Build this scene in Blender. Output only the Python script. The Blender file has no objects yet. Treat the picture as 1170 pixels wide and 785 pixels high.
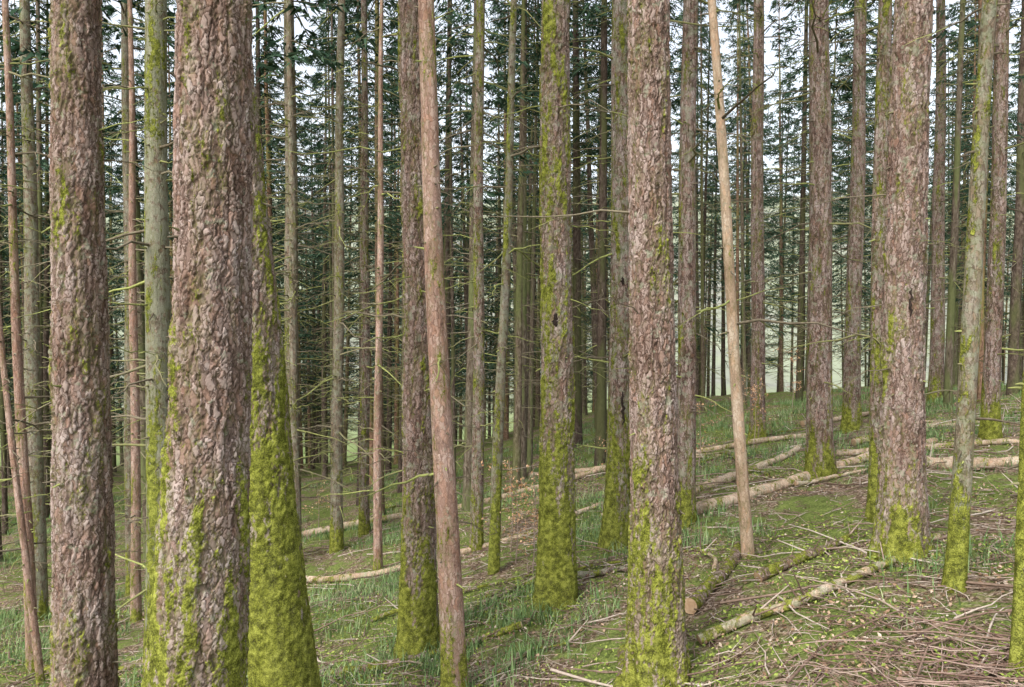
import bpy, math, numpy as np
from mathutils import Vector
rng=np.random.default_rng(7)
scene=bpy.context.scene
COL=scene.collection

# ---------------------------------------------------------------- noise / terrain
def _h(ix,iy,s):
    v=np.sin(ix*127.1+iy*311.7+s*74.7)*43758.5453
    return v-np.floor(v)
def vn(x,y,s=0.):
    x=np.asarray(x,float);y=np.asarray(y,float)
    ix=np.floor(x);iy=np.floor(y);fx=x-ix;fy=y-iy
    fx=fx*fx*(3-2*fx);fy=fy*fy*(3-2*fy)
    a=_h(ix,iy,s);b=_h(ix+1,iy,s);c=_h(ix,iy+1,s);d=_h(ix+1,iy+1,s)
    return (a*(1-fx)+b*fx)*(1-fy)+(c*(1-fx)+d*fx)*fy
def fbm(x,y,s=0.,o=4):
    r=0;a=.5
    for i in range(o):
        r=r+a*vn(x*2**i,y*2**i,s+i*3.1);a*=.5
    return r
YK=np.array([-60,0,10,20,30,45,70,100,140,200,300,700.])
ZK=np.array([4,0,-.7,-1.4,-2.1,-4,-9,-12,-6,15,52,75.])
def G(x,y):
    x=np.asarray(x,float);y=np.asarray(y,float)
    z=2.16*np.tanh(x/8)+np.interp(y,YK,ZK)
    z=z+.85*np.exp(-(x**2+y**2)/(2*1.3**2))+.75*np.exp(-((x+1.9)**2+(y-4.0)**2)/(2*.75**2))
    near=np.exp(-np.maximum(y-25,0)/30)
    z=z+near*((fbm(x*.5,y*.5,3)-.47)*.35+(fbm(x*2.2,y*2.2,9,3)-.44)*.13)
    z=z+(1-near)*(fbm(x*.02,y*.02,5)-.47)*14*np.clip((y-80)/100,0,1)
    return z

# ---------------------------------------------------------------- mesh builder
class MB:
    def __init__(s): s.v=[];s.f=[];s.n=0
    def add(s,v,f,mat=0,smooth=True):
        v=np.asarray(v,np.float32).reshape(-1,3);f=np.asarray(f,np.int32)
        if len(f)==0:return
        s.v.append(v);s.f.append((f+s.n,mat,smooth));s.n+=len(v)
    def mesh(s,name,mats):
        me=bpy.data.meshes.new(name)
        V=np.concatenate(s.v)
        me.vertices.add(len(V));me.vertices.foreach_set('co',V.ravel())
        loops=np.concatenate([f.ravel() for f,_,_ in s.f])
        tot=np.concatenate([np.full(len(f),f.shape[1]) for f,_,_ in s.f])
        st=np.concatenate([[0],np.cumsum(tot)[:-1]])
        me.loops.add(len(loops));me.loops.foreach_set('vertex_index',loops.astype(np.int32))
        me.polygons.add(len(tot));me.polygons.foreach_set('loop_start',st.astype(np.int32))
        me.polygons.foreach_set('loop_total',tot.astype(np.int32))
        me.polygons.foreach_set('material_index',np.concatenate([np.full(len(f),m) for f,m,_ in s.f]).astype(np.int32))
        me.polygons.foreach_set('use_smooth',np.concatenate([np.full(len(f),sm) for f,_,sm in s.f]).astype(bool))
        for m in mats: me.materials.append(m)
        me.update(calc_edges=True)
        return me
def obj(name,me,loc=(0,0,0),color=None):
    o=bpy.data.objects.new(name,me);o.location=loc
    if color: o.color=color
    COL.objects.link(o);return o
def nrm(a): return a/np.maximum(np.linalg.norm(a,axis=-1,keepdims=True),1e-9)
def tubes(P,R,sides=5):
    P=np.asarray(P,float);R=np.asarray(R,float);N,K,_=P.shape
    T=nrm(np.gradient(P,axis=1))
    main=nrm(P[:,-1]-P[:,0])
    ref=np.where(np.abs(main[:,2:3])>.85,np.array([[1.,0,0]]),np.array([[0,0,1.]]))[:,None,:]
    A=nrm(np.cross(T,np.broadcast_to(ref,T.shape)));B=np.cross(T,A)
    th=np.linspace(0,2*np.pi,sides,endpoint=False)
    V=P[:,:,None,:]+R[:,:,None,None]*(np.cos(th)[None,None,:,None]*A[:,:,None,:]+np.sin(th)[None,None,:,None]*B[:,:,None,:])
    idx=np.arange(N*K*sides).reshape(N,K,sides)
    a=idx[:,:-1,:];b=idx[:,1:,:]
    F=np.stack([a,np.roll(a,-1,2),np.roll(b,-1,2),b],-1).reshape(-1,4)
    return V.reshape(-1,3),F

# ---------------------------------------------------------------- materials
class NT:
    def __init__(s,name):
        s.m=bpy.data.materials.new(name);s.m.use_nodes=True;s.t=s.m.node_tree;s.t.nodes.clear()
        s.out=s.n('ShaderNodeOutputMaterial')
    def n(s,t,**k):
        nd=s.t.nodes.new(t)
        for a,b in k.items(): setattr(nd,a,b)
        return nd
    def l(s,a,b): s.t.links.new(a,b)
    def put(s,sock,v):
        if isinstance(v,bpy.types.NodeSocket): s.l(v,sock)
        else: sock.default_value=v
    def math(s,op,a,b=0.,c=None,clamp=False):
        nd=s.n('ShaderNodeMath',operation=op,use_clamp=clamp);s.put(nd.inputs[0],a);s.put(nd.inputs[1],b)
        if c is not None:s.put(nd.inputs[2],c)
        return nd.outputs[0]
    def add(s,*a):
        r=a[0]
        for q in a[1:]: r=s.math('ADD',r,q)
        return r
    def mul(s,a,b): return s.math('MULTIPLY',a,b)
    def vm(s,op,a,b):
        nd=s.n('ShaderNodeVectorMath',operation=op);s.put(nd.inputs[0],a);s.put(nd.inputs[1],b);return nd.outputs[0]
    def noise(s,vec,scale,detail=3,rough=.55,col=False):
        nd=s.n('ShaderNodeTexNoise');s.put(nd.inputs['Vector'],vec);nd.inputs['Scale'].default_value=scale
        nd.inputs['Detail'].default_value=detail;nd.inputs['Roughness'].default_value=rough
        return nd.outputs['Color' if col else 'Fac']
    def vor(s,vec,scale,feature='F1'):
        nd=s.n('ShaderNodeTexVoronoi',feature=feature);s.put(nd.inputs['Vector'],vec);nd.inputs['Scale'].default_value=scale
        return nd
    def ss(s,v,a,b):
        nd=s.n('ShaderNodeMapRange',interpolation_type='SMOOTHSTEP');s.put(nd.inputs[0],v)
        s.put(nd.inputs[1],a);s.put(nd.inputs[2],b);return nd.outputs[0]
    def mix(s,f,a,b,bt='MIX'):
        nd=s.n('ShaderNodeMix',data_type='RGBA',blend_type=bt);s.put(nd.inputs[0],f)
        s.put(nd.inputs[6],a if isinstance(a,bpy.types.NodeSocket) else (*a,1));s.put(nd.inputs[7],b if isinstance(b,bpy.types.NodeSocket) else (*b,1))
        return nd.outputs[2]
    def ramp(s,f,stops):
        nd=s.n('ShaderNodeValToRGB');s.put(nd.inputs[0],f);e=nd.color_ramp.elements
        while len(e)<len(stops): e.new(.5)
        for i,(p,c) in enumerate(stops): e[i].position=p;e[i].color=(*c,1)
        return nd.outputs[0]
    def bsdf(s,col):
        nd=s.n('ShaderNodeBsdfDiffuse');s.put(nd.inputs['Color'],col);s.l(nd.outputs[0],s.out.inputs[0]);return nd

def bark_mat(name,disp,method,pal=None,foot_on=True,rel=1.,psc=38.):
    m=NT(name)
    tc=m.n('ShaderNodeTexCoord');oi=m.n('ShaderNodeObjectInfo')
    P=m.vm('ADD',tc.outputs['Object'],m.mul(oi.outputs['Random'],37.))
    dist=m.vm('MULTIPLY',m.vm('SUBTRACT',m.noise(P,14,2,.6,True),(.5,.5,.5)),(.06,.06,.12))
    Pd=m.vm('ADD',P,dist)
    Q=m.vm('MULTIPLY',Pd,(1,1,.36))
    c1=m.vor(Q,psc);e1=m.vor(Q,psc,'DISTANCE_TO_EDGE').outputs['Distance']
    cell=m.n('ShaderNodeSeparateColor');m.l(c1.outputs['Color'],cell.inputs[0])
    nf=m.noise(P,90,3,.7)
    gap=m.ss(m.add(e1,m.mul(m.math('SUBTRACT',nf,.5),.16)),-.01,.11)
    r1=m.noise(m.vm('MULTIPLY',Pd,(1,1,.16)),14,2,.5)
    fis=m.ss(m.math('ABSOLUTE',m.math('SUBTRACT',r1,.5)),0.,.07)
    h=m.add(m.mul(fis,.42*rel),m.mul(m.mul(gap,m.add(cell.outputs[0],.25)),.34*rel),m.mul(nf,.30),m.mul(r1,.2))
    h=m.math('ADD',h,.45*(1-rel))
    D,M_,L=pal or ((.048,.032,.026),(.158,.111,.092),(.305,.245,.220))
    col=m.ramp(h,[(.22,D),(.50,tuple(.70*a for a in M_)),(.72,M_),(1.,L)])
    col=m.mix(m.mul(m.ss(cell.outputs[1],.65,1.),.5),col,m.mix(nf,tuple(.6*a*b for a,b in zip(M_,(1.4,1.1,.85))),tuple(a*b for a,b in zip(L,(1.2,.92,.78)))))
    col=m.mix(m.mul(m.math('SUBTRACT',1.,gap),.5*rel),col,D)  # shadow outline around bark plates, painted as darker colour in the gaps
    nb=m.noise(P,2.2,2,.5)
    col=m.mix(.9,col,m.ramp(nb,[(.3,(.72,.66,.62)),(.5,(1.,.97,.95)),(.7,(1.16,1.2,1.24))]),'MULTIPLY')
    oc=m.n('ShaderNodeSeparateColor');m.l(oi.outputs['Color'],oc.inputs[0])
    lic=m.ss(m.add(m.noise(P,12,4,.72),m.mul(oc.outputs[2],.30)),.62,.70)
    col=m.mix(m.mul(lic,.6),col,m.mix(nf,(.14,.15,.09),(.33,.35,.27)))
    sep=m.n('ShaderNodeSeparateXYZ');m.l(tc.outputs['Object'],sep.inputs[0])
    mn=m.noise(m.vm('MULTIPLY',P,(1,1,.22)),7.5,3,.62); mf=m.noise(m.vm('MULTIPLY',P,(1,1,.6)),36,3,.65)
    mm=m.add(m.mul(m.math('SUBTRACT',mn,.5),2.1),m.mul(m.math('SUBTRACT',mf,.5),1.0),m.mul(oc.outputs[0],.5),m.mul(h,-.30),.12)
    if foot_on:
        sn=m.n('ShaderNodeSeparateXYZ');m.l(tc.outputs['Normal'],sn.inputs[0])
        foot=m.math('SUBTRACT',1.,m.math('DIVIDE',sep.outputs[2],m.math('MAXIMUM',m.mul(oc.outputs[1],4.),.05)))
        foot=m.math('MAXIMUM',m.math('MINIMUM',foot,.9),-.15)
        mm=m.add(mm,m.mul(foot,.54),m.mul(sn.outputs[0],-.10))
    mask=m.ss(mm,.12,.26)
    fz=m.noise(P,120,2,.7);mp=m.noise(P,19,3,.6)
    mt=m.add(m.mul(fz,.5),m.mul(mp,.5))
    mossc=m.ramp(mt,[(.36,(.028,.030,.006)),(.46,(.085,.096,.014)),(.55,(.195,.212,.034)),(.68,(.35,.37,.08))])
    green=m.ss(mm,-.25,.2)
    col=m.mix(m.mul(green,.34),col,(.12,.13,.045))
    col=m.mix(m.mul(mask,.92),col,mossc)
    m.bsdf(col)
    mh=m.add(.42,m.mul(mp,.9),m.mul(fz,.45),m.mul(h,.35))
    H=m.n('ShaderNodeMix',data_type='FLOAT');m.l(mask,H.inputs[0]);m.l(h,H.inputs[2]);m.l(mh,H.inputs[3])
    d=m.n('ShaderNodeDisplacement');m.l(H.outputs[0],d.inputs['Height']);d.inputs['Midlevel'].default_value=.7;d.inputs['Scale'].default_value=disp
    m.l(d.outputs[0],m.out.inputs['Displacement'])
    m.m.displacement_method=method
    return m.m
RED=((.10,.06,.045),(.265,.175,.14),(.41,.32,.27));PALE=((.16,.115,.075),(.38,.285,.205),(.55,.46,.36));GREY=((.06,.048,.037),(.155,.127,.096),(.285,.255,.21))
LOGC=((.16,.12,.08),(.37,.285,.21),(.55,.46,.37))
BARK=bark_mat('bark_relief',.028,'DISPLACEMENT')
BARK_MID=bark_mat('bark_midground',.018,'BUMP')
BARK_SMOOTH=bark_mat('bark_smooth_grey',.014,'BUMP',GREY,True,.6)
BARK_RED=bark_mat('bark_dead_trunk',.010,'BUMP',RED,True,.6)
BARK_PALE=bark_mat('bark_dry_pale',.008,'BUMP',PALE,True,.4)
LOG_PALE=bark_mat('log_dry_wood',.010,'BUMP',LOGC,False,.5)
LOG_BARK=bark_mat('log_bark',.016,'BUMP',None,False,.8)

def far_bark():
    m=NT('bark_far');tc=m.n('ShaderNodeTexCoord');oi=m.n('ShaderNodeObjectInfo')
    P=m.vm('ADD',tc.outputs['Object'],m.mul(oi.outputs['Random'],31.))
    n=m.noise(m.vm('MULTIPLY',P,(1,1,.4)),20,3,.7);n2=m.noise(m.vm('MULTIPLY',P,(1,1,.2)),3,2)
    c=m.ramp(n,[(.3,(.042,.031,.025)),(.5,(.11,.087,.071)),(.72,(.21,.178,.155))])
    c=m.mix(m.ss(n2,.45,.62),c,m.mix(n,(.05,.06,.026),(.165,.175,.088)))
    tint=m.ramp(oi.outputs['Random'],[(0,(.55,.52,.5)),(.4,(.95,.9,.86)),(.7,(1.05,1.08,.95)),(.9,(1.7,1.3,1.05))])
    c=m.mix(1.,c,tint,'MULTIPLY');m.bsdf(c);return m.m
FARB=far_bark()
def twig_mat(name,stops,sc=30):
    m=NT(name);g=m.n('ShaderNodeNewGeometry');tc=m.n('ShaderNodeTexCoord')
    f=m.add(m.mul(g.outputs['Random Per Island'],.6),m.mul(m.noise(tc.outputs['Object'],sc,1),.4))
    m.bsdf(m.ramp(f,stops));return m.m
TWIG=twig_mat('dead_twig_mossy',[(.15,(.08,.065,.045)),(.45,(.18,.155,.11)),(.65,(.19,.20,.075)),(.85,(.29,.32,.11))])
SCAR=twig_mat('dark_resin_scar',[(.2,(.012,.01,.01)),(.8,(.04,.03,.025))])
LITTERTWIG=twig_mat('litter_twigs',[(.15,(.09,.06,.045)),(.45,(.21,.15,.115)),(.65,(.33,.27,.22)),(.85,(.48,.42,.36))])
LEAFLIT=twig_mat('leaf_litter',[(.15,(.10,.06,.035)),(.45,(.25,.16,.105)),(.65,(.38,.275,.19)),(.85,(.56,.50,.43))])
BEECHLEAF=twig_mat('dry_beech_leaves',[(.15,(.30,.15,.07)),(.5,(.46,.28,.16)),(.85,(.60,.42,.28))])
CUT=twig_mat('broken_wood',[(.2,(.3,.2,.12)),(.5,(.48,.36,.24)),(.8,(.62,.5,.36))])
NEEDLE=twig_mat('spruce_needles',[(.2,(.020,.042,.026)),(.5,(.040,.074,.046)),(.8,(.075,.115,.073))],1.)
GRASS=twig_mat('grass_blades',[(.2,(.07,.13,.045)),(.5,(.145,.225,.09)),(.75,(.225,.295,.135)),(.92,(.37,.36,.22))],.8)
HERB=twig_mat('herb_leaves',[(.2,(.08,.115,.025)),(.5,(.18,.235,.05)),(.85,(.31,.36,.09))],.8)

def ground_mat():
    m=NT('forest_floor');tc=m.n('ShaderNodeTexCoord');P=tc.outputs['Object']
    n1=m.noise(P,.9,4,.62);n2=m.noise(P,6,4,.65);n3=m.noise(P,38,3,.7)
    v=m.vor(P,42);sc=m.n('ShaderNodeSeparateColor');m.l(v.outputs['Color'],sc.inputs[0])
    lit=m.ramp(sc.outputs[0],[(0,(.055,.037,.025)),(.4,(.14,.097,.067)),(.75,(.23,.17,.12)),(1,(.38,.31,.25))])
    lit=m.mix(.6,lit,m.ramp(n3,[(.3,(.4,.4,.4)),(.7,(1.3,1.3,1.3))]),'MULTIPLY')
    moss=m.ramp(m.add(m.mul(n3,.6),m.mul(n2,.4)),[(.3,(.04,.05,.015)),(.5,(.11,.14,.04)),(.7,(.23,.27,.08))])
    f=m.ss(m.add(m.mul(n1,.55),m.mul(n2,.45)),.43,.54)
    near=m.mix(f,lit,moss)
    sep=m.n('ShaderNodeSeparateXYZ');m.l(P,sep.inputs[0])
    far=m.ss(sep.outputs[1],38.,60.)
    mead=m.mix(m.noise(P,.15,3),(.12,.165,.055),(.20,.24,.11))
    hill=m.mix(m.ss(m.noise(P,.03,4,.6),.40,.55),m.mix(m.noise(P,.5,3),(.13,.14,.11),(.28,.28,.25)),(.24,.265,.19))  # pale greys: distance haze painted into the hillside colour
    fc=m.mix(m.ss(sep.outputs[1],95.,125.),mead,hill)
    col=m.mix(far,near,fc);bs=m.bsdf(col)
    b=m.n('ShaderNodeBump');b.inputs['Strength'].default_value=.8;b.inputs['Distance'].default_value=.03
    m.l(m.add(n3,m.mul(n2,1.5)),b.inputs['Height']);m.l(b.outputs[0],bs.inputs['Normal'])
    return m.m

# ---------------------------------------------------------------- ground sheet
nx,ny=620,620
s=np.linspace(-1,1,nx);X=np.sinh(s*5.2)/np.sinh(5.2)*420
t=np.linspace(0,1,ny)
Y=np.sinh((t*8.1-2.9))/np.sinh(5.2)*640+4
XX,YY=np.meshgrid(X,Y);ZZ=G(XX,YY)
idx=np.arange(nx*ny).reshape(ny,nx)
mb=MB();mb.add(np.stack([XX,YY,ZZ],-1),np.stack([idx[:-1,:-1],idx[:-1,1:],idx[1:,1:],idx[1:,:-1]],-1).reshape(-1,4))
obj('ground',mb.mesh('ground',[ground_mat()]))

# ---------------------------------------------------------------- tree parts
def trunk(mb,dia,H,lean,sweep,sides,dz,flare,fh,hi,seed,mat,bend=(0,0)):
    z=np.concatenate([np.arange(-.4,hi,dz),np.linspace(hi,H,max(6,int((H-hi)/.25)))])
    th=np.linspace(0,2*np.pi,sides,endpoint=False)
    zz,tt=np.meshgrid(z,th,indexing='ij');zp=np.maximum(zz,0)
    r=dia/2*(1-.9*(zp/H)**1.15)
    k=rng.integers(4,7);ph=rng.uniform(0,6.28)
    r=r*(1+flare*np.exp(-zp/fh)*(1+.45*np.cos(k*tt+ph+.5*np.sin(tt*2+seed))*np.exp(-zp/(fh*.8))))
    r=r*(1+.05*(vn(np.cos(tt)*1.3+seed*3.1+5,zz*.9+np.sin(tt)*1.3,seed)-.5)*2)
    r=r*(1+.035*(vn(np.cos(tt)*4+seed*7.7+9,zz*4+np.sin(tt)*4,seed+2)-.5)*2)
    def centre(h): return np.stack([lean[0]*h-sweep*np.exp(-h/1.4)+bend[0]*np.sin(h/4.)+.012*np.sin(h*1.1+seed),lean[1]*h+bend[1]*np.sin(h/4.+1),h],-1)
    C=centre(zp)
    V=np.stack([C[...,0]+r*np.cos(tt),C[...,1]+r*np.sin(tt),zz],-1)
    i=np.arange(V.shape[0]*sides).reshape(-1,sides);a=i[:-1];b=i[1:]
    F=np.stack([a,np.roll(a,-1,1),np.roll(b,-1,1),b],-1).reshape(-1,4)
    mb.add(V,F,mat)
    def rad(h): return dia/2*(1-.9*(h/H)**1.15)
    return centre,rad
def branches(mb,centre,rad,h0,h1,n,lmin,lmax,mat,thick=.006,sub=4,droop=.12,up=0.,K=6,sides=5):
    if n<=0:return
    h=rng.uniform(h0,h1,n);az=rng.uniform(0,6.283,n);L=rng.uniform(lmin,lmax,n)*rng.uniform(.4,1,n)
    c=centre(h);d=np.stack([np.cos(az),np.sin(az),np.zeros(n)],-1)
    t=np.linspace(0,1,K)
    side=np.stack([-np.sin(az),np.cos(az),np.zeros(n)],-1)
    w=rng.normal(0,.10,(n,1,1));el=rng.normal(up,.18,(n,1))
    P=(c+d*rad(h)[:,None]*.85)[:,None,:]+d[:,None,:]*(t[None,:,None]*L[:,None,None])+side[:,None,:]*w*(t**2)[None,:,None]*L[:,None,None]*2
    P[:,:,2]+=L[:,None]*(el*t[None]-droop*(t**2)[None]*rng.uniform(.3,2,(n,1)))
    P+=rng.normal(0,.02,P.shape)*L[:,None,None]*(t>0)[None,:,None]
    th=thick*(.6+L)
    V,F=tubes(P,th[:,None]*(1-.75*t)[None],sides);mb.add(V,F,mat)
    if sub:
        par=np.repeat(np.arange(n),sub);m=len(par)
        k=rng.integers(1,K,m);b=P[par,k];sg=rng.choice([-1,1],m)[:,None]
        dd=nrm(d[par]*rng.uniform(.2,1,(m,1))+side[par]*sg*rng.uniform(.4,1,(m,1))+np.array([0,0,1.])*rng.normal(-.1,.3,(m,1)))
        l=(L[par]*rng.uniform(.1,.4,m))
        tt=np.linspace(0,1,3)
        Q=b[:,None,:]+dd[:,None,:]*(l[:,None,None]*tt[None,:,None]);Q[:,:,2]-=l[:,None]*.2*(tt**2)[None]
        V,F=tubes(Q,(th[par]*.42)[:,None]*(1-.6*tt)[None],3);mb.add(V,F,mat)
def crown(mb,centre,rad,h0,H,bmat,nmat,Lmax=2.0,dens=1.,per=34,wd=1.):
    hs=[];h=h0
    while h<H-.3:
        hs+= [h]*int(rng.integers(3,6));h+=rng.uniform(.28,.5)/dens
    h=np.array(hs)+rng.normal(0,.08,len(hs));n=len(h)
    f=np.clip((H-h)/(H-h0),0.02,1);L=Lmax*(f**.75)*rng.uniform(.55,1.1,n)*np.clip(.55+(h-h0)/2.5,.55,1)
    az=rng.uniform(0,6.283,n);d=np.stack([np.cos(az),np.sin(az),np.zeros(n)],-1);side=np.stack([-np.sin(az),np.cos(az),np.zeros(n)],-1)
    K=5;t=np.linspace(0,1,K)
    el=rng.normal(-.05,.15,n)+.35*(1-f)
    P=centre(h)[:,None,:]+d[:,None,:]*(L[:,None,None]*t[None,:,None])
    P[:,:,2]+=L[:,None]*(el[:,None]*t[None]-.42*(t**1.6)[None]+.22*(t**4)[None])
    V,F=tubes(P,(.008+.009*L)[:,None]*(1-.8*t)[None],3);mb.add(V,F,bmat)
    par=np.repeat(np.arange(n),per);m=len(par);u=rng.uniform(.10,1,m)**.8
    kf=u*(K-1);k=np.minimum(kf.astype(int),K-2);fr=(kf-k)[:,None]
    b=P[par,k]*(1-fr)+P[par,k+1]*fr
    sg=rng.choice([-1,1],m)[:,None]
    reach=(L[par]*.40*(1.15-u))[:,None]*rng.uniform(0,1,(m,1))
    b=b+side[par]*sg*reach+d[par]*reach*.5;b[:,2]-=reach[:,0]*rng.uniform(.1,.8,m)
    dd=nrm(d[par]*rng.uniform(.2,1,(m,1))+side[par]*sg*rng.uniform(.2,1.,(m,1))+np.array([0,0,1.])*rng.uniform(-1.2,.3,(m,1)))
    l=rng.uniform(.10,.32,m)[:,None];w=rng.uniform(.008,.019,m)[:,None]*wd
    sd=nrm(np.cross(dd,rng.normal(0,1,(m,3))))
    Vn=np.stack([b-sd*w,b+sd*w,b+dd*l],1)
    mb.add(Vn.reshape(-1,3),np.arange(m*3).reshape(-1,3),nmat,False)

# ---------------------------------------------------------------- named trees (metres)
# x, y, dia, lean, sweep, height, (moss, foot, lichen), flare, detail, kind, n_dead_branches
T=[
 (-2.93,5.0,.375,(.003,0),0.02,19,(.14,.34,.15),.28,2,'b',6),
 (-1.58,4.0,.425,(.002,0),.26,20,(.02,.66,.10),.40,3,'b',0),
 (-1.62,5.35,.43,(-.088,.01),.0,12,(.74,.9,.10),.35,2,'b',0),
 (-0.91,7.35,.335,(-.012,.0),.02,19,(.26,.42,.20),.30,2,'b',14),
 (0.47,7.64,.345,(-.002,0),.0,20,(.54,.48,.30),.30,2,'b',12),
 (1.08,5.5,.35,(-.014,0),.0,20,(.04,.40,.16),.34,3,'b',4),
 (3.54,6.64,.37,(.012,0),.0,20,(.02,.20,.22),.34,2,'b',8),
 (4.41,10.5,.34,(-.012,0),.0,21,(.05,.18,.25),.3,1,'b',26),
 (1.32,9.13,.31,(.0,0),.0,20,(.34,.42,.45),.4,1,'b',34),
 (2.17,9.2,.235,(.004,0),.0,19,(.12,.22,.35),.3,1,'b',28),
 (3.96,8.0,.175,(.006,0),.0,17,(.40,.3,.35),.3,1,'b',14),
 (6.46,14.,.30,(.006,0),.0,21,(.10,.18,.3),.3,1,'b',28),
 (7.15,11.,.24,(.01,0),.0,19,(.16,.22,.2),.3,1,'b',26),
 (5.0,15.,.29,(-.004,0),.0,21,(.1,.2,.2),.3,1,'b',28),
 (3.43,5.66,.14,(.052,0),.0,12,(.40,.2,.45),.25,1,'s',4),
 (3.0,4.35,.085,(.026,0),.0,7,(.60,.5,.4),.25,1,'s',0),
 (-.24,9.6,.145,(.035,0),.0,14,(.38,.28,.5),.2,1,'s',18),
 (-.55,11.6,.20,(.006,0),.0,19,(.33,.28,.4),.2,1,'b',28),
 (-4.17,14.,.30,(.0,0),.0,21,(.16,.22,.35),.2,1,'s',60),
 (-3.95,13.4,.17,(-.004,0),.0,19,(.18,.22,.35),.2,1,'s',54),
 (-3.3,13.8,.23,(.014,0),.0,19,(.22,.22,.4),.2,1,'s',60),
 (-3.1,15.4,.22,(.004,0),.0,19,(.22,.22,.4),.2,1,'b',50),
 (-3.75,7.8,.29,(.004,0),.0,19,(.42,.5,.70),.2,1,'s',44),
 (-8.1,12.5,.28,(-.004,0),.0,19,(.15,.22,.5),.2,1,'s',44),
 (-7.0,13.5,.23,(.0,0),.0,19,(.15,.22,.4),.2,1,'s',44),
 (-8.8,14.5,.24,(.0,0),.0,19,(.30,.22,.4),.2,1,'b',40),
 (8.0,16.,.27,(.0,0),.0,20,(.12,.18,.3),.3,1,'b',26),
 (10.9,19.,.34,(.0,0),.0,20,(.12,.18,.3),.3,1,'b',26),
 (-.50,6.3,.205,(-.038,0),.0,13,(.10,.20,.1),.22,1,'r',4),
 (-2.2,12.,.145,(.012,0),.0,13,(.0,.1,.2),.15,1,'r',24),
 (-1.27,9.,.125,(-.01,0),.0,12,(.0,.1,.1),.15,1,'r',12),
 (-6.15,12.,.16,(.002,0),.0,15,(.0,.1,.1),.15,1,'r',24),
 (-6.55,10.,.15,(-.02,0),.0,15,(.05,.1,.1),.15,1,'r',24),
 (-5.95,9.2,.09,(-.09,0),.0,12,(.0,.1,.0),.15,1,'r',8),
 (2.42,7.6,.125,(-.078,.0),.0,13,(.0,.02,.05),.1,1,'p',6),
]
TREEPOS=[]
SC={4:[(2.95,-1.75,.028,.15)],8:[(1.75,-1.5,.02,.45),(3.3,-1.6,.02,.1)],6:[(2.3,-1.7,.012,.28)]}
for i,(x,y,dia,lean,sw,H,(mo,ft,li),fl,det,kind,nb) in enumerate(T):
    mb=MB();sides,dz=[(24,.1),(44,.04),(140,.012),(260,.007)][det]
    hi={1:8,2:6.5,3:5.2}[det]
    c,r=trunk(mb,dia,H,lean,sw,sides,dz,fl,.42 if det<3 else .8,min(hi,H-2),i*1.37,0,bend=(rng.normal(0,.02),rng.normal(0,.03)) if det<3 else (0,0))
    branches(mb,c,r,1.2,min(9,H-1),int(nb*1.7),.25,1.5,1,.0095 if det==1 else .0055,5)
    branches(mb,c,r,.6,8,int(18+34*(det<3)),.03,.13,1,.018,0,K=3)
    if kind in 'bs': crown(mb,c,r,9.5 if H>15 else H*.72,H,1,2,1.7 if H>15 else 1.1,.5,18,2.4)
    for (hz,aa,rr,ll) in SC.get(i,[]):
        t=np.linspace(-1,1,13);cc=c(hz+t*ll/2);cc=cc+np.array([math.cos(aa),math.sin(aa),0])*float(r(hz))*.98
        cc[:,0]+=rng.normal(0,.007,13)
        V,F=tubes(cc[None],(rr*np.sqrt(np.maximum(1-t*t,.01))*rng.uniform(.5,1.2,13))[None],8);mb.add(V,F,3)
    bark={'b':BARK if det>=2 else BARK_MID,'s':BARK_SMOOTH,'r':BARK_RED,'p':BARK_PALE}[kind]
    nm='spruce_tree' if kind in 'bs' else ('dead_spruce_trunk' if kind=='r' else 'leaning_dead_trunk')
    obj(nm,mb.mesh(nm,[bark,TWIG,NEEDLE,SCAR]),(x,y,float(G(x,y))),(mo,ft,li,1))
    TREEPOS.append((x,y,dia))

# ---------------------------------------------------------------- background forest
var=[]
for k in range(9):
    mb=MB();H=rng.uniform(18,23)
    c,r=trunk(mb,.24,H,(rng.normal(0,.006),rng.normal(0,.006)),0,9,1.,.3,.35,H-2,k*2.3,0,bend=(rng.normal(0,.05),0))
    h0=[9,7.5,10,8,7,11,3.4,4.4,2.8][k]
    branches(mb,c,r,1.5,h0+1,60,.4,1.7,1,.010,2,K=4,sides=3)
    crown(mb,c,r,h0,H,1,2,[1.8,2.0,1.6,1.8,2.0,1.6,2.2,2.0,2.3][k],.75,34 if k<6 else 46,1.6)
    var.append(mb.mesh('spruce_tree_mesh',[FARB,TWIG,NEEDLE]))
pts=[(p[0],p[1]) for p in TREEPOS]
far_parent=bpy.data.objects.new('distant_spruce_forest',None);COL.objects.link(far_parent)
def plant(x,y,k):
    d=rng.uniform(.5,1.2);hs=rng.uniform(.85,1.1)
    o=bpy.data.objects.new('spruce_tree' if y<26 else 'spruce',var[k]);COL.objects.link(o)
    o.location=(x,y,float(G(x,y))-.1);o.rotation_euler=(rng.normal(0,.014),rng.normal(0,.014),rng.uniform(0,6.28))
    o.scale=(d,d,hs) if k<6 else (1,1,hs)
    if y>=26: o.parent=far_parent
    pts.append((x,y))
# dense low-crowned trees on the far edge of the stand
for x in np.arange(-52,14,2.6):
    for y0 in (57,66):
        plant(x+rng.normal(0,.7),y0+rng.normal(0,2),int(rng.integers(6,9)))
cnt=0;tries=0
while cnt<350 and tries<20000:
    tries+=1
    y=15+44*rng.random()**.85;x=rng.uniform(-1,1)*(.78*y+3)
    sp=1.2 if y<40 else 1.4
    if min((x-a)**2+(y-b)**2 for a,b in pts)<sp*sp: continue
    cnt+=1
    lowp=.0 if y<28 else (.55 if x<0 else (.35 if x<8 else .15))
    k=int(rng.integers(6,9)) if rng.random()<lowp else int(rng.integers(0,6))
    plant(x,y,k)

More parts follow.
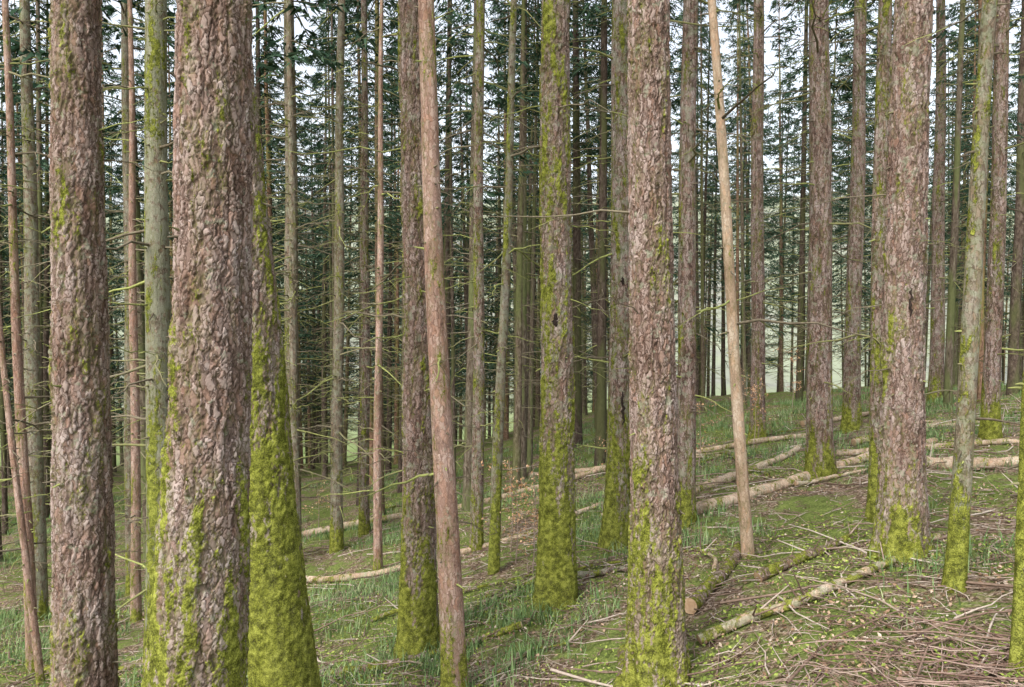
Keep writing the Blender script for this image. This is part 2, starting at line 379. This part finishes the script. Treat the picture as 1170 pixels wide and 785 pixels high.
# ---------------------------------------------------------------- fallen logs
def log(name,p,dia,mat,color=(0,0,0,1),taper=.6,stubs=6,lift=.6,twl=.3):
    p=np.array(p,float);K=40
    t=np.linspace(0,1,K);seg=np.linspace(0,1,len(p))
    x=np.interp(t,seg,p[:,0]);y=np.interp(t,seg,p[:,1])
    ph=p[0,0]*5
    x=x+.04*np.sin(t*9+ph);y=y+.05*np.sin(t*7+ph)
    gz=G(x,y);co=np.polyfit(t,gz,3);z=np.polyval(co,t)
    R=dia/2*(1-(1-taper)*t)*(1+.08*np.sin(t*40+ph))
    z=np.maximum(z+R*lift,gz-.02)+.02
    P=np.stack([x,y,z],-1);mid=P[K//2].copy()
    mb=MB();V,F=tubes((P-mid)[None],R[None],20);mb.add(V,F,0)
    n=20
    for e in (0,K-1):
        c=(P-mid)[e];ring=V.reshape(K,20,3)[e]
        mb.add(np.vstack([ring,c+(P[e]-P[e-1 if e else 1])*.1]),[[j,(j+1)%n,n] for j in range(n)],1,False)
    if stubs:
        k=rng.integers(1,K-1,stubs);l=rng.uniform(.08,twl,stubs)
        d=nrm(rng.normal(0,1,(stubs,3))*np.array([1,1,.5])+np.array([0,0,.6]));tt=np.linspace(0,1,4)
        Q=(P-mid)[k][:,None,:]+d[:,None,:]*l[:,None,None]*tt[None,:,None]
        V,F=tubes(Q,(.010-.006*tt)[None]*np.ones((stubs,1)),5);mb.add(V,F,2)
    return obj(name,mb.mesh(name,[mat,CUT,LITTERTWIG]),tuple(mid),color)
log('fallen_log',[(2.25,9.6),(4.6,10.6),(6.6,11.6)],.17,LOG_PALE,(.10,0,.25,1))
log('fallen_log',[(2.5,10.6),(4.9,12.6)],.15,LOG_PALE,(.15,0,.25,1))
log('fallen_log',[(5.3,9.6),(6.3,9.1),(7.2,8.7)],.17,LOG_PALE,(.05,0,.2,1))
log('fallen_log',[(6.0,12.9),(8.5,13.5)],.14,LOG_PALE,(.15,0,.3,1))
log('fallen_log',[(5.2,11.8),(6.4,10.9),(7.6,10.6)],.12,LOG_PALE,(.1,0,.3,1))
log('fallen_log',[(6.3,16),(9.3,17.2)],.14,LOG_PALE,(.1,0,.3,1))
log('fallen_log',[(1.45,5.75),(2.3,5.9),(3.1,6.4),(4.0,6.8)],.085,LOG_PALE,(.48,0,.5,1),.7,16,.8,.45)
log('mossy_log',[(1.55,6.5),(2.0,7.1),(2.5,7.9)],.13,LOG_BARK,(.75,.6,0,1),.8)
log('mossy_log',[(.40,4.95),(.75,5.4),(1.0,6.1)],.13,LOG_BARK,(.6,.5,.3,1),.9)
log('mossy_log',[(2.3,6.8),(3.0,7.1),(3.5,7.6)],.11,LOG_BARK,(.65,.6,0,1),.5,14,.6,.4)
log('fallen_log',[(-3.7,12.4),(-2,11.6),(.2,11.6),(1.6,12)],.12,LOG_PALE,(.15,0,.3,1),.6)
log('fallen_log',[(.75,8.4),(1.45,8.0)],.08,LOG_BARK,(0,0,.6,1))
log('mossy_log',[(-2.4,7.7),(-1.7,7.4),(-.9,7.2),(0.1,7.1)],.13,LOG_BARK,(.65,.6,0,1),.5)
log('mossy_log',[(-6.2,9.6),(-5.0,9.2),(-4.0,9.3)],.12,LOG_BARK,(.6,.6,0,1),.7)
log('fallen_log',[(-5,17),(-1,15.5),(3,16.5)],.16,LOG_PALE,(.2,0,.3,1))
log('fallen_log',[(0,18),(3,15),(5.6,14)],.15,LOG_PALE,(.2,0,.3,1))
for k in range(46):
    y=rng.uniform(5.8,20);x=rng.uniform(-.6,.7)*y;a=rng.normal(.2,.7);L=rng.uniform(.8,3.0)
    log('fallen_log',[(x,y),(x+L*.5*math.cos(a),y+L*.5*math.sin(a)+rng.normal(0,.1)),(x+L*math.cos(a),y+L*math.sin(a))],rng.uniform(.03,.075),LOG_PALE if rng.random()<.4 else LOG_BARK,(rng.uniform(.1,.8),0,.4,1),.4,4,1.1)

# ---------------------------------------------------------------- forest floor cover
def scatter(n,y0,y1,pw=1.5,dens=None):
    y=y0+(y1-y0)*rng.random(n)**pw;x=rng.uniform(-1,1,n)*(.78*y+1)
    if dens is not None:
        k=rng.random(n)<dens(x,y);x=x[k];y=y[k]
    return x,y
def twigs(name,x,y,lmin,lmax,rad,mat,tilt=.12,lift=.01):
    n=len(x);az=rng.uniform(0,6.283,n);l=rng.uniform(lmin,lmax,n)*rng.uniform(.3,1,n);K=5;t=np.linspace(-.5,.5,K)
    bow=rng.normal(0,.16,(n,1))*(t**2)[None]*2
    px=x[:,None]+l[:,None]*(np.cos(az)[:,None]*t-np.sin(az)[:,None]*bow);py=y[:,None]+l[:,None]*(np.sin(az)[:,None]*t+np.cos(az)[:,None]*bow)
    px+=rng.normal(0,.03,(n,K))*l[:,None];py+=rng.normal(0,.03,(n,K))*l[:,None]
    pz=G(px,py);pz=pz.mean(1,keepdims=True)*.4+pz*.6+lift+rng.uniform(0,.03,(n,1))+l[:,None]*(t[None]+.5)*rng.uniform(0,tilt,(n,1))
    V,F=tubes(np.stack([px,py,pz],-1),(rad*(.5+l/lmax))[:,None]*(1.2-.8*(t+.5))[None],4)
    mb=MB();mb.add(V,F);obj(name,mb.mesh(name,[mat]))
def flats(name,x,y,smin,smax,mat,lift=(.005,.05),up=.6,asp=.55):
    n=len(x);z=G(x,y)+rng.uniform(*lift,n);c=np.stack([x,y,z],-1)
    N=nrm(rng.normal(0,1,(n,3))*(1-up)+np.array([0,0,up]));a=nrm(np.cross(N,rng.normal(0,1,(n,3))));b=np.cross(N,a)
    s=rng.uniform(smin,smax,n)[:,None];V=np.stack([c-a*s,c+b*s*asp+N*s*.15,c+a*s,c-b*s*asp+N*s*.15],1)
    mb=MB();mb.add(V.reshape(-1,3),np.arange(n*4).reshape(-1,4),0,False);obj(name,mb.mesh(name,[mat]))
x,y=scatter(11000,3.3,16,1.4);twigs('twig_litter',x,y,.06,.5,.004,LITTERTWIG)
x,y=scatter(650,4.2,16,1.2);twigs('fallen_branches',x,y,.5,1.7,.008,LITTERTWIG,.12)
x,y=scatter(65000,3.3,22,1.6,lambda x,y:.25+.75*(fbm(x*.8,y*.8,21)<.46));flats('leaf_litter',x,y,.008,.024,LEAFLIT)
x,y=scatter(120000,3.3,20,1.6,lambda x,y:np.clip((fbm(x*.9,y*.9,21)-.40)*7,0,1));flats('ground_herbs',x,y,.007,.02,HERB,(.01,.07),.6,.6)
def grass(name,n,y0,y1,dens,l0,l1,pw=1.4):
    x,y=scatter(n,y0,y1,pw,dens);m=len(x);az=rng.uniform(0,6.283,m)
    l=rng.uniform(l0,l1,m);lean=rng.uniform(.15,.9,m);w=rng.uniform(.002,.0045,m)*(1+y*.055)
    base=np.stack([x,y,G(x,y)-.01],-1);d=np.stack([np.cos(az),np.sin(az),0*az],-1);sd=np.stack([-np.sin(az),np.cos(az),0*az],-1)
    rows=[]
    for t,wf in ((0,1),(.5,.8),(1,.1)):
        c=base+d*(l*lean*t**2)[:,None];c[:,2]+=l*(t-.35*lean*t*t)
        rows+=[c-sd*(w*wf)[:,None],c+sd*(w*wf)[:,None]]
    V=np.stack(rows,1).reshape(-1,3);b=np.arange(m)[:,None]*6
    F=np.concatenate([b+np.array([[0,1,3,2]]),b+np.array([[2,3,5,4]])])
    mb=MB();mb.add(V,F);obj(name,mb.mesh(name,[GRASS]))
def gd(x,y):
    f=fbm(x*.55+3,y*.55,33);f2=fbm(x*3,y*3,35)
    return np.clip((f-.41)*6,0,1)*np.clip((f2-.34)*5,0.03,1)*np.clip((y-4.6)/2.5,.12,1)
grass('grass',280000,3.6,28,gd,.07,.25)
n=260;bx=rng.normal(2.7,.5,n);by=rng.normal(4.5,.25,n)
twigs('brushwood_pile',bx,by,.10,.95,.0045,twig_mat('brush_twigs',[(.15,(.10,.065,.05)),(.5,(.22,.145,.115)),(.85,(.38,.30,.25))]),.3,.015)
def sapling(x,y,h,nl):
    mb=MB();c=lambda q:np.stack([.03*np.sin(q*3),.03*np.cos(q*2),q],-1)
    z=np.linspace(0,h,10);V,F=tubes(c(z)[None],(.010-.007*z/h)[None],5);mb.add(V,F,0)
    nb=14;hh=rng.uniform(.25*h,h,nb);az=rng.uniform(0,6.28,nb);L=rng.uniform(.2,.55,nb);t=np.linspace(0,1,5)
    P=c(hh)[:,None,:]+np.stack([np.cos(az),np.sin(az),0*az+.25],-1)[:,None,:]*(L[:,None]*t)[:,:,None]
    V,F=tubes(P,(.004-.002*t)[None]*np.ones((nb,1)),3);mb.add(V,F,0)
    k=rng.integers(0,nb,nl);u=rng.random(nl)[:,None];b=P[k,0]*(1-u)+P[k,-1]*u+rng.normal(0,.03,(nl,3))
    N=nrm(rng.normal(0,1,(nl,3))+np.array([0,0,.5]));a=nrm(np.cross(N,rng.normal(0,1,(nl,3))));s=np.cross(N,a);q=rng.uniform(.016,.03,nl)[:,None]
    V=np.stack([b,b+a*q+s*q*.5,b+a*q*2,b+a*q-s*q*.5],1);mb.add(V.reshape(-1,3),np.arange(nl*4).reshape(-1,4),1,False)
    obj('beech_sapling',mb.mesh('beech_sapling',[LITTERTWIG,BEECHLEAF]),(x,y,float(G(x,y))))
for (x,y,h,nl) in [(.05,9.8,1.0,170),(.30,10.4,1.2,190),(-.02,10.8,1.4,220),(.25,9.0,.7,80),(4.6,14,1.2,160),(5.3,17,1.4,160),(7.6,20,1.6,200),(-6.4,16,1.5,150),(3.3,13,1.2,150),(-4.5,17,1.2,100),(1.8,13,1.0,100)]:
    sapling(x,y,h,nl)

# ---------------------------------------------------------------- light & camera
az=math.radians(215);el=math.radians(48)
w=bpy.data.worlds.new('World');scene.world=w;w.use_nodes=True;nt=w.node_tree
sky=nt.nodes.new('ShaderNodeTexSky');sky.sky_type='NISHITA';sky.sun_disc=False;sky.sun_elevation=el;sky.sun_rotation=az
sky.dust_density=4;sky.air_density=1.2
hs=nt.nodes.new('ShaderNodeHueSaturation');hs.inputs['Saturation'].default_value=.35;hs.inputs['Value'].default_value=2.6
bg=nt.nodes['Background'];nt.links.new(sky.outputs[0],hs.inputs['Color']);nt.links.new(hs.outputs[0],bg.inputs[0]);bg.inputs[1].default_value=.15
sun=bpy.data.lights.new('sun','SUN');sun.energy=2.1;sun.angle=math.radians(12);sun.color=(1,.95,.88)
so=bpy.data.objects.new('sun',sun);COL.objects.link(so)
d=Vector((math.sin(az)*math.cos(el),math.cos(az)*math.cos(el),math.sin(el)))
so.rotation_euler=d.to_track_quat('Z','Y').to_euler()
cam=bpy.data.cameras.new('camera');co=bpy.data.objects.new('camera',cam);COL.objects.link(co)
cam.lens=26;cam.sensor_width=36;cam.clip_end=2000;co.location=(0,0,2.55);co.rotation_euler=(math.radians(88.5),0,0)
scene.camera=co
scene.view_settings.view_transform='Standard';scene.view_settings.look='None';scene.view_settings.exposure=0
